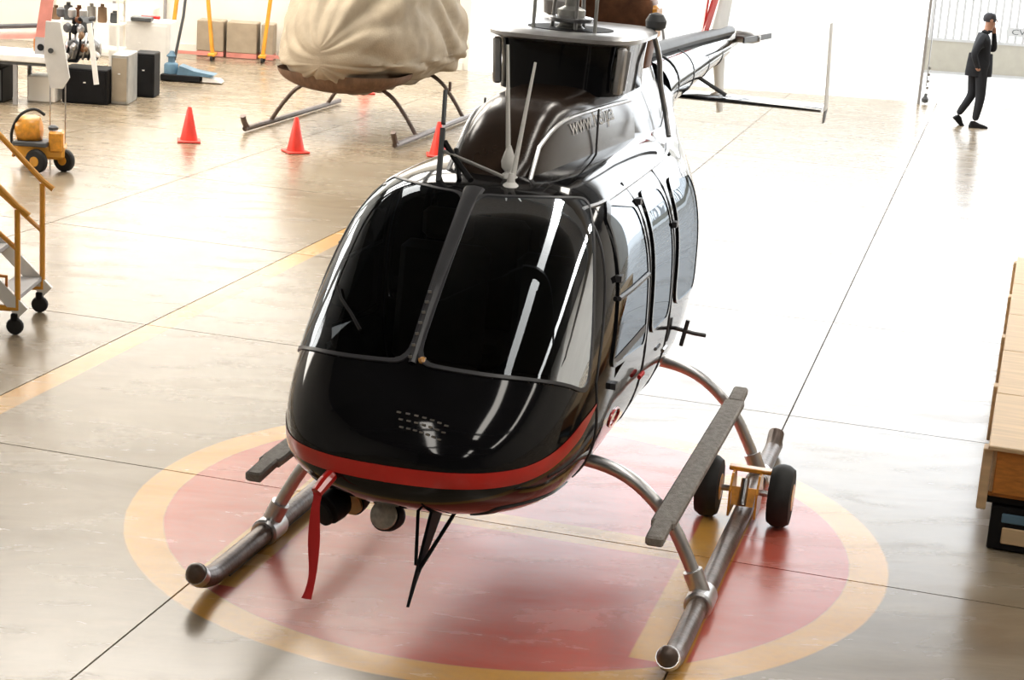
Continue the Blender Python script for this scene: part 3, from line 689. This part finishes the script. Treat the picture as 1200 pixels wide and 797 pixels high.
MB().box(K(-5.15,18.98,.30),(.36,.30,.05),bev=.01).build('tank_cradle',M['dgrey'],yc)
MB().lathe(K(-4.93,18.95,.45),(0,0,1),[(.05,0),(.055,.03),(.03,.05)],12).build('cap',M['dgrey'],yc)
MB().tube(smoothpath([K(-5.33,18.95,.15),K(-5.36,18.92,.38),K(-5.27,18.9,.58),K(-5.12,18.9,.66),K(-5.02,18.95,.60)],5),.016,8).build('hose',M['rubber'],yc)
MB().tube([K(-5.42,19.2,.10),K(-5.36,19.15,.30)],.018,8).build('tow_bar',M['yellow'],yc)
sp = thing('signboard_stand','white elongated plate with a hole held up on two thin rods above the cart','stand',(-4.93,19.02,0))
for x in (-.085,.075): MB().tube([(x,.13,.0),(x,.13,1.05)],.008,6).build('rod',M['steel'],sp)
MB().prism([(-.13,.13,1.55),(.02,.13,1.55),(.12,.13,.98),(.05,.13,.86),(-.08,.13,.86),(-.15,.13,1.20)],(0,.03,0)).build('plate',M['white'],sp)
MB().lathe((-.075,.11,1.25),(0,-1,0),[(.028,0),(.028,.01)],14).build('plate_hole',M['dgrey'],sp)

# ------------------------------------------------------------------ workshop corner, far left
wb = thing('workbench','long white-topped workbench with black legs at far left','bench',(-6.95,23.9,0))
MB().box((0,0,.60),(1.5,.8,.09),bev=.01).build('bench_top',M['white'],wb); MB().box((0,0,.535),(1.44,.74,.04)).build('apron',M['dgrey'],wb)
for x in (-.66,.33):
    for y in (-.34,.34): MB().box((x,y,.26),(.05,.05,.52)).build('leg',M['grey'],wb)
def sbox(name, label, cat, c, d, m, rz=0, door=None):
    t = thing(name, label, cat, (c[0],c[1],0), rz)
    MB().box((0,0,c[2]),d,bev=.012).build('body',M[m],t)
    if door:
        MB().box((0,-d[1]/2-.006,c[2]),(d[0]*.88,.012,d[2]*.86)).build('door',M[door],t)
        MB().box((d[0]*.0,-d[1]/2-.02,c[2]+d[2]*.12),(.03,.02,.015)).build('handle',M['white'],t)
    return t
sbox('storage_box','black storage box on the floor under the white workbench','box',(-6.95,23.85,.225),(.30,.5,.45),'blackm',0,'dgrey')
sbox('storage_bin','pale beige bin between the workbench and engine stand','box',(-6.38,24.1,.17),(.36,.4,.34),'cream')
sbox('tool_cabinet','low black cabinet carrying the bare engine','cabinet',(-5.83,24.25,.23),(.60,.5,.46),'blackm',0,'blackm')
sbox('steel_locker','narrow grey steel locker between the two black cabinets','locker',(-5.41,24.45,.33),(.22,.6,.66),'mastm',0,'beige')
sbox('speaker_cabinet','black cabinet with a small white mark, rightmost of the row','cabinet',(-5.27,25.2,.30),(.29,.4,.60),'blackm',0,'blackm')
sbox('white_cabinet','white cabinet behind the engine, against the bright wall','cabinet',(-5.75,27.2,.42),(.9,.5,.84),'white',0,'white')
sbox('wall_cabinet','wide white cabinet along the back wall near the thin pipes','cabinet',(-6.6,29.6,.40),(1.1,.5,.80),'white',0,'cream')
# engine
en = thing('bare_engine','large bare aircraft engine with grey casings and pipes on the black cabinet','engine',(-5.92,24.2,.46))
MB().lathe((-.18,0,.14),(1,0,.1),[(.06,0),(.11,.03),(.12,.12),(.08,.16),(.08,.30),(.11,.33),(.05,.38)],18).build('casing',M['steel'],en)
MB().lathe((.02,-.05,.30),(.2,0,1),[(.05,0),(.09,.02),(.09,.12),(.05,.16)],16).build('gearbox',M['dgrey'],en)
for k in range(5):
    f = k*1.25; MB().tube(smoothpath([(-.15+.06*k,-.12,.08),(-.1+.06*k,-.18+.03*cos(f),.22),(-.12+.06*k,-.05,.38+.03*sin(f))],4),.013,6).build('pipe',M['steel' if k%2 else 'blackm'],en)
for k in range(3): MB().lathe((-.22+.12*k,-.02,.44),(0,0,1),[(.03,0),(.045,.02),(.045,.07),(.02,.09)],12).build('canister',M['mastm' if k else 'dgrey'],en)
MB().bar((.14,-.33,.42),(.22,-.335,-.12),.03,.05).build('white_strut',M['white'],en)
random.seed(11)
for k in range(16):
    c = (random.uniform(-.12,.2), -.14-random.uniform(0,.06), random.uniform(.10,.45)); a = (random.uniform(-1,1), random.uniform(-1,0), random.uniform(-1,1)); r = random.uniform(.018,.042)
    MB().lathe(c, a, [(r*.6,0),(r,.012),(r,.06),(r*.5,.075)],10).build('fitting',M[('blackm','steel','dgrey','white','seat','exh')[k%6]],en)
en.scale = (1.25,1.0,1.45)
rot = thing('stored_rotor_blade','faded pink and grey rotor blade standing upright on the workbench','rotor blade',(-6.32,23.75,.645))
MB().prism([(-.10,0,0),(.04,0,0),(.09,0,.25),(.17,0,.95),(.02,0,.95),(-.08,0,.30)],(0,.03,0)).build('blade',M['pink'],rot)
MB().prism([(-.102,0,-.0),(.042,0,-.0),(.075,0,.22),(-.09,0,.22)],(0,.036,0)).build('root_end',M['grey'],rot)
MB().lathe((-.02,-.015,.09),(0,-1,0),[(.045,0),(.045,.012)],14).build('bolt_hole',M['blackm'],rot)
for (nm, m_, z, dz, lab, y, r) in (('red_boom','pink',.80,.07,'faded red tube lying across the workbench supports',24.05,.05),('black_boom','dgrey',.90,.08,'dark grey tube resting above the faded red one',24.2,.032)):
    t = thing(nm, lab, 'tube', (-6.95,y,z)); MB().tube([(-.75,0,-.05),(.62,0,dz)],r,12).build('tube',M[m_],t)
    for x in (-.6,.45): MB().bar((x,0,-z+.645+.0),(x,0,-.05+(dz+.05)*((x+.75)/1.37)-r),.03,.03).build('support',M['woodor'],t)
MB().box((0,0,.03),(.28,.06,.05),bev=.01).build('red_case',M['red'],smooth=30,loc=(-5.62,27.1,.86),label='small red case on top of the white cabinet behind the engine',category='case')
MB().box((0,0,.03),(.30,.2,.06),bev=.01).build('grey_tray',M['dgrey'],smooth=30,loc=(-5.72,26.97,.84),label='dark tray in front of the red case on the white cabinet',category='tray')
# upright shelf rack with bottles behind the engine
rk = thing('parts_rack','light shelf rack with brown engine parts behind the bare engine','rack',(-6.35,26.2,0))
for x in (-.5,.5):
    for y in (-.2,.2): MB().box((x,y,.8),(.03,.03,1.6)).build('upright',M['cream'],rk)
for z in (.5,.85,1.2,1.55): MB().box((0,0,z),(1.06,.44,.025)).build('shelf',M['cream'],rk)
random.seed(3)
for z in (.85,1.2):
    for k in range(6):
        h = random.uniform(.16,.32); x = -.42+k*.165
        MB().lathe((0,0,.0),(0,0,1),[(.06,0),(.068,.02),(.062,h*.8),(.03,h*.85),(.03,h)],12).build('canister',M[('seat','dgrey','exh','mastm')[k%4]],smooth=35,loc=(-6.35+x,26.2-.05+.05*(k%2),z+.013),label=('%s %s canister, %s from left on the %s shelf of the parts rack' % (('short','tall')[h>.24],('brown','dark','rusty','grey')[k%4],('first','second','third','fourth','fifth','sixth')[k],('lower','upper')[z>1])),category='canister',group='canisters on the parts rack')
tw = thing('bicycle_wheel','thin black wheel leaning against the back wall beside the pipes','wheel',(-6.2,28.9,.30))
ring = [(.0+.11*cos(2*pi*k/24),.0,.30*sin(2*pi*k/24)) for k in range(25)]
MB().tube(ring,.022,8).build('tyre',M['rubber'],tw); 
for k in range(6): MB().tube([(0,0,0),(.11*cos(k*pi/3),0,.30*sin(k*pi/3))],.005,5).build('spoke',M['steel'],tw)
# blue machine
bm = thing('floor_machine','blue-grey machine with a tall motor housing and low sloping deck','machine',(-5.02,27.0,0))
MB().box((-.10,0,.06),(.58,.36,.09),bev=.01).build('base',M['blackm'],bm)
MB().lathe((-.27,0,.10),(0,0,1),[(.11,0),(.11,.13),(.10,.15),(.06,.17),(.06,.24),(.08,.26),(.04,.33)],18).build('motor_housing',M['blue'],bm)
MB().prism([(-.16,0,.10),(.34,0,.10),(.40,0,.13),(.10,0,.17),(-.12,0,.24)],(0,.30,0)).build('deck',M['blue'],bm)
MB().prism([(.22,0,.02),(.50,0,.02),(.46,0,.06),(.22,0,.10)],(0,.26,0)).build('white_tongue',M['white'],bm)
MB().tube([(-.22,0,.30),(-.10,.0,.95),(-.05,0,1.5)],.022,8).build('handle_pole',M['dgrey'],bm)
# gantry frames
def aframe(loc, label, spread=.34):
    t = thing('yellow_hoist_frame', label, 'hoist', loc, 0, 'yellow hoist frames by the back wall')
    for sd in (1,-1):
        MB().bar((sd*spread,0,.12),(sd*.10,0,2.4),.07,.06,bev=.01).build('leg',M['yellow'],t)
        MB().box((sd*spread,0,.105),(.12,.26,.05),bev=.01).build('foot',M['yellow'],t)
        for y in (-.1,.1):
            w = MB().lathe((sd*spread-.02,y,.05),(1,0,0),[(.03,0),(.05,.01),(.05,.035),(.03,.045)],14).build('caster',M['rubber'],t)
    MB().bar((-spread,0,.11),(spread,0,.11),.05,.05).build('base_bar',M['pink'],t)
    MB().bar((-.18,0,2.4),(.18,0,2.4),.08,.08).build('top_beam',M['yellow'],t); return t
g0 = aframe((-5.50,29.75,0),'yellow hoist frame with splayed legs, left one beside the blue machine')
dup(g0,(-4.03,29.95,0),0,'yellow hoist frame with splayed legs, right one near the covered helicopter')
for x, w, lab in ((-5.30,.44,'low tan cabinet between the legs of the left hoist frame'),(-4.78,.50,'wider low tan cabinet behind the right hoist frame'),(-4.36,.20,'narrow tan cabinet nearest the covered helicopter')):
    t = sbox('low_cabinet',lab,'cabinet',(x,30.5,.34),(w,.4,.50),'beige'); MB().box((0,0,.05),(w,.38,.08)).build('plinth',M['pink'],t)
for x in (-7.0,-6.15,-3.6):
    structure(MB().tube([(x,30.8,0),(x,30.8,4)],.03,8).build('trim_2' if x < -6.5 else 'trim_3' if x < -5 else 'trim_4', M['grey']))
structure(MB().box((-5.8,30.87,.06),(9.3,.04,.12)).build('baseboard_back',M['cream'],smooth=0))


# ------------------------------------------------------------------ wooden crate, right
ct = thing('wooden_crate','long low wooden crate with pale plywood top and orange end, on a black base','crate',(2.66,9.53,0),-rad(15.6))
LC, WC = 5.55, 1.1                                   # runs away from the camera
def crb(x0, x1, y0, y1, z0, z1): return MB().box(((x0+x1)/2,(y0+y1)/2,(z0+z1)/2),(x1-x0,y1-y0,z1-z0),bev=.006)
for k in range(5):
    crb(-.03,WC,k*LC/5+.004-(.03 if k==0 else 0),(k+1)*LC/5-.004,.585,.612).build('top_panel',M['wood'],ct)
crb(.02,WC-.02,0,.03,.335,.585).build('end_panel',M['woodor'],ct)
crb(.0,.03,.031,LC,.335,.585).build('side_panel',M['wood'],ct); crb(WC-.03,WC,.031,LC,.335,.585).build('side_panel',M['wood'],ct)
crb(0,WC,0.031,LC,.31,.334).build('bottom_panel',M['woodor'],ct)
for k in range(5): crb(-.055,-.001,.02+k*(LC-.15)/4,.12+k*(LC-.15)/4,.23,.58).build('side_post',M['wood'],ct)
for k in range(5): crb(-.03,WC,.06+k*(LC-.2)/4,.18+k*(LC-.2)/4,.262,.31).build('skid_beam',M['woodor' if k else 'blackm'],ct)
bc = thing('black_case','black case with a blue strip and a beige label, under the crate\'s near end','case',(2.66,9.53,0),-rad(15.6))
crb(.03,WC-.05,.03,.9,.01,.258).build('case_body',M['blackm'],bc)
crb(.09,WC-.12,.018,.031,.17,.225).build('blue_strip',M['blue'],bc)
crb(.10,WC-.4,.016,.031,.05,.145).build('beige_label',M['wood'],bc)
for k in range(3): MB().box((.5,1.9+k*1.5,.13),(.9,.12,.256)).build('wooden_bearer',M['woodor'],bc) if False else None
sup = thing('timber_bearer','timber bearer under the middle of the long crate','bearer',(2.66,9.53,0),-rad(15.6)); crb(.1,WC-.1,2.6,2.75,.0,.261).build('beam',M['woodor'],sup)
sup = thing('timber_bearer','timber bearer under the far end of the long crate','bearer',(2.66,9.53,0),-rad(15.6)); crb(.1,WC-.1,5.2,5.35,.0,.261).build('beam',M['woodor'],sup)

# ------------------------------------------------------------------ doorway pole with chain, gate
dp = thing('doorway_pole','slim pale pole with a chain and hook hanging beside it at the open doorway','pole',(6.5,30.6,0))
MB().box((-.02,0,2.25),(.045,.05,4.5)).build('pole',M['grey'],dp)
MB().tube([(.07,-.02,.30),(.06,-.02,4.4)],.010,6).build('cable',M['steel'],dp)
for k in range(9): MB().lathe((.09+.012*(k%2),-.03,.16+k*.055),(1 if k%2 else 0,0 if k%2 else 1,0),[(.016,-.004),(.024,-.003),(.024,.003),(.016,.004)],10).build('chain_link',M['steel'],dp)
MB().lathe((.08,-.02,.02),(0,0,1),[(.02,0),(.055,.02),(.06,.07),(.03,.11),(.02,.16)],12).build('hook_block',M['dgrey'],dp)
gt = thing('sliding_gate','wide outdoor gate, white bars above a grey-beige lower panel','gate',(11.6,35.8,0))
for k in range(8):
    MB().box((-4.0+1.0*k+.5,0,.35),(.985,.04,.58)).build('lower_panel',M['gatep'],gt)
MB().box((0,0,.035),(8,.07,.05)).build('bottom_rail',M['gate'],gt); MB().box((0,0,.665),(8,.07,.05)).build('middle_rail',M['gate'],gt); MB().box((0,0,2.3),(8,.07,.06)).build('top_rail',M['gate'],gt)
for k in range(54): MB().box((-3.95+.149*k,0,1.48),(.05,.03,1.6)).build('bar',M['gate'],gt)
MB().box((-2.3,-.05,.90),(.42,.02,.17)).build('lock_plate',M['gate'],gt)
text('CV','lock_lettering',.15,M['dgrey'],gt,lambda u,v: Vector((-2.42+u*1.4,-.063,.85+v)))
structure(MB().box((2.3,36.2,1.6),(10.4,.2,3.2)).build('wall_outside', M['white'],smooth=0))

# ------------------------------------------------------------------ person
pn = thing('person','person in dark jacket and trousers walking, one hand raised to the ear','person',(6.77,28.0,0))
V = {}
def skinmesh(name, joints, edges, mats, classify, parent, sub=2):
    names = list(joints); me = bpy.data.meshes.new(name); me.from_pydata([joints[n][0] for n in names],[(names.index(a),names.index(b)) for a,b in edges],[])
    o = bpy.data.objects.new(name, me); C.objects.link(o); sm = o.modifiers.new('s','SKIN'); 
    for i, n in enumerate(names):
        r = joints[n][1]; r = r if isinstance(r, tuple) else (r, r); me.skin_vertices[0].data[i].radius = r; me.skin_vertices[0].data[i].use_root = (i == 0)
    sm.use_smooth_shade = True; sb = o.modifiers.new('b','SUBSURF'); sb.levels = sub; sb.render_levels = sub
    bpy.context.view_layer.update(); m2 = bpy.data.meshes.new_from_object(o.evaluated_get(bpy.context.evaluated_depsgraph_get())); bpy.data.objects.remove(o)
    m2.materials.clear()
    for m in mats: m2.materials.append(m)
    for p in m2.polygons: p.material_index = classify(p.center); p.use_smooth = True
    r = bpy.data.objects.new(name, m2); C.objects.link(r); r.parent = parent; return r
# x right in picture (walking direction), y away from the camera
J = {'pel':((.0,0,.90),(.15,.11)),'wai':((.0,.0,1.06),(.16,.13)),'che':((.01,.0,1.27),(.185,.15)),'nec0':((.04,0,1.42),(.11,.085)),'nec':((.065,0,1.48),.055),'hea0':((.085,0,1.545),.075),'hea1':((.095,0,1.63),(.09,.085)),'hea2':((.09,0,1.68),.06),
 'hl':((-.04,.09,.84),.095),'kl':((-.02,.09,.48),.075),'al':((-.20,.09,.16),.05),
 'hr':((.04,-.07,.84),.10),'kr':((.07,-.08,.46),.078),'ar':((.03,-.08,.10),.052),
 'sl':((.03,.17,1.37),.075),'el':((.16,.22,1.20),.055),
 'sr':((-.03,-.16,1.36),.075),'er':((-.15,-.24,1.12),.055),'wr':((-.07,-.22,.93),.04),'hdr':((-.03,-.20,.87),.035),
 'el2':((.24,.14,1.17),.05),'wl':((.19,.08,1.42),.036),'hdl':((.165,.06,1.53),.034)}
Ed = [('pel','wai'),('wai','che'),('che','nec0'),('nec0','nec'),('nec','hea0'),('hea0','hea1'),('hea1','hea2'),('pel','hl'),('hl','kl'),('kl','al'),('pel','hr'),('hr','kr'),('kr','ar'),
 ('che','sl'),('sl','el'),('el','el2'),('el2','wl'),('wl','hdl'),('che','sr'),('sr','er'),('er','wr'),('wr','hdr')]
def cls(c):
    if c.z > 1.475 and c.x < .30: return 1
    if c.x > .12 and c.z > 1.43: return 1
    if c.z < .91 and c.y < -.165: return 1
    return 0
skinmesh('body', J, Ed, [M['navy'], M['skin']], cls, pn)
for (fx, fy, fz, p, nm) in ((.03,-.08,.0,0,'r'),(-.215,.09,.055,.75,'l')):
    m_ = Matrix.Translation((fx, fy, fz)) @ Matrix.Rotation(p, 4, 'Y')
    b = MB(); b.M = m_; b.grid([[(x, w*cos(f), h*max(0, sin(f))+.002) for f in [2*pi*k/14 for k in range(14)]] for x, w, h in ((-.08,.025,.05),(-.06,.042,.10),(.0,.045,.105),(.08,.045,.07),(.15,.046,.05),(.20,.03,.03),(.21,.01,.015))],cv=True,cap=True)
    b.build('shoe', M['blackm'], pn)
hr = MB().grid([[(.085+r*cos(f)*1.05-.012, r*sin(f)*.95, z) for f in [2*pi*k/18 for k in range(18)]] for z, r in ((1.60,.088),(1.64,.098),(1.685,.092),(1.715,.07),(1.735,.03))],cv=True,cap=True).build('hair',M['hair'],pn)
MB().grid([[(.01+.0*z+ (r+.03)*cos(f), r*.78*sin(f)-.0, z) for f in [2*pi*k/24 for k in range(24)]] for z, r in ((.78,.172),(.84,.175),(.98,.165),(1.12,.15))],cv=True).build('jacket',M['navy'],pn)
MB().tube([(.065+.06*cos(f),.055*sin(f),1.455) for f in [2*pi*k/16 for k in range(17)]],.018,6).build('collar',M['navy'],pn)
for k in range(4): MB().tube([(.165,.055+.0*k-.02+.016*k,1.53),(.172,.045-.02+.016*k,1.57),(.160,.03-.02+.016*k,1.60-.006*abs(k-1))],[.010,.009,.007],6).build('finger',M['skin'],pn)
MB().tube([(.16,.03,1.53),(.150,.0,1.555),(.145,-.01,1.58)],[.011,.010,.008],6).build('thumb',M['skin'],pn)
for sgn in (1,-1): MB().lathe((.085,sgn*.083,1.62),(0,sgn,0),[(.012,0),(.026,.006),(.022,.014)],10).build('ear',M['skin'],pn)
MB().prism([(.178,0,1.645),(.202,0,1.605),(.178,0,1.598)],(0,.022,0)).build('nose',M['skin'],pn)
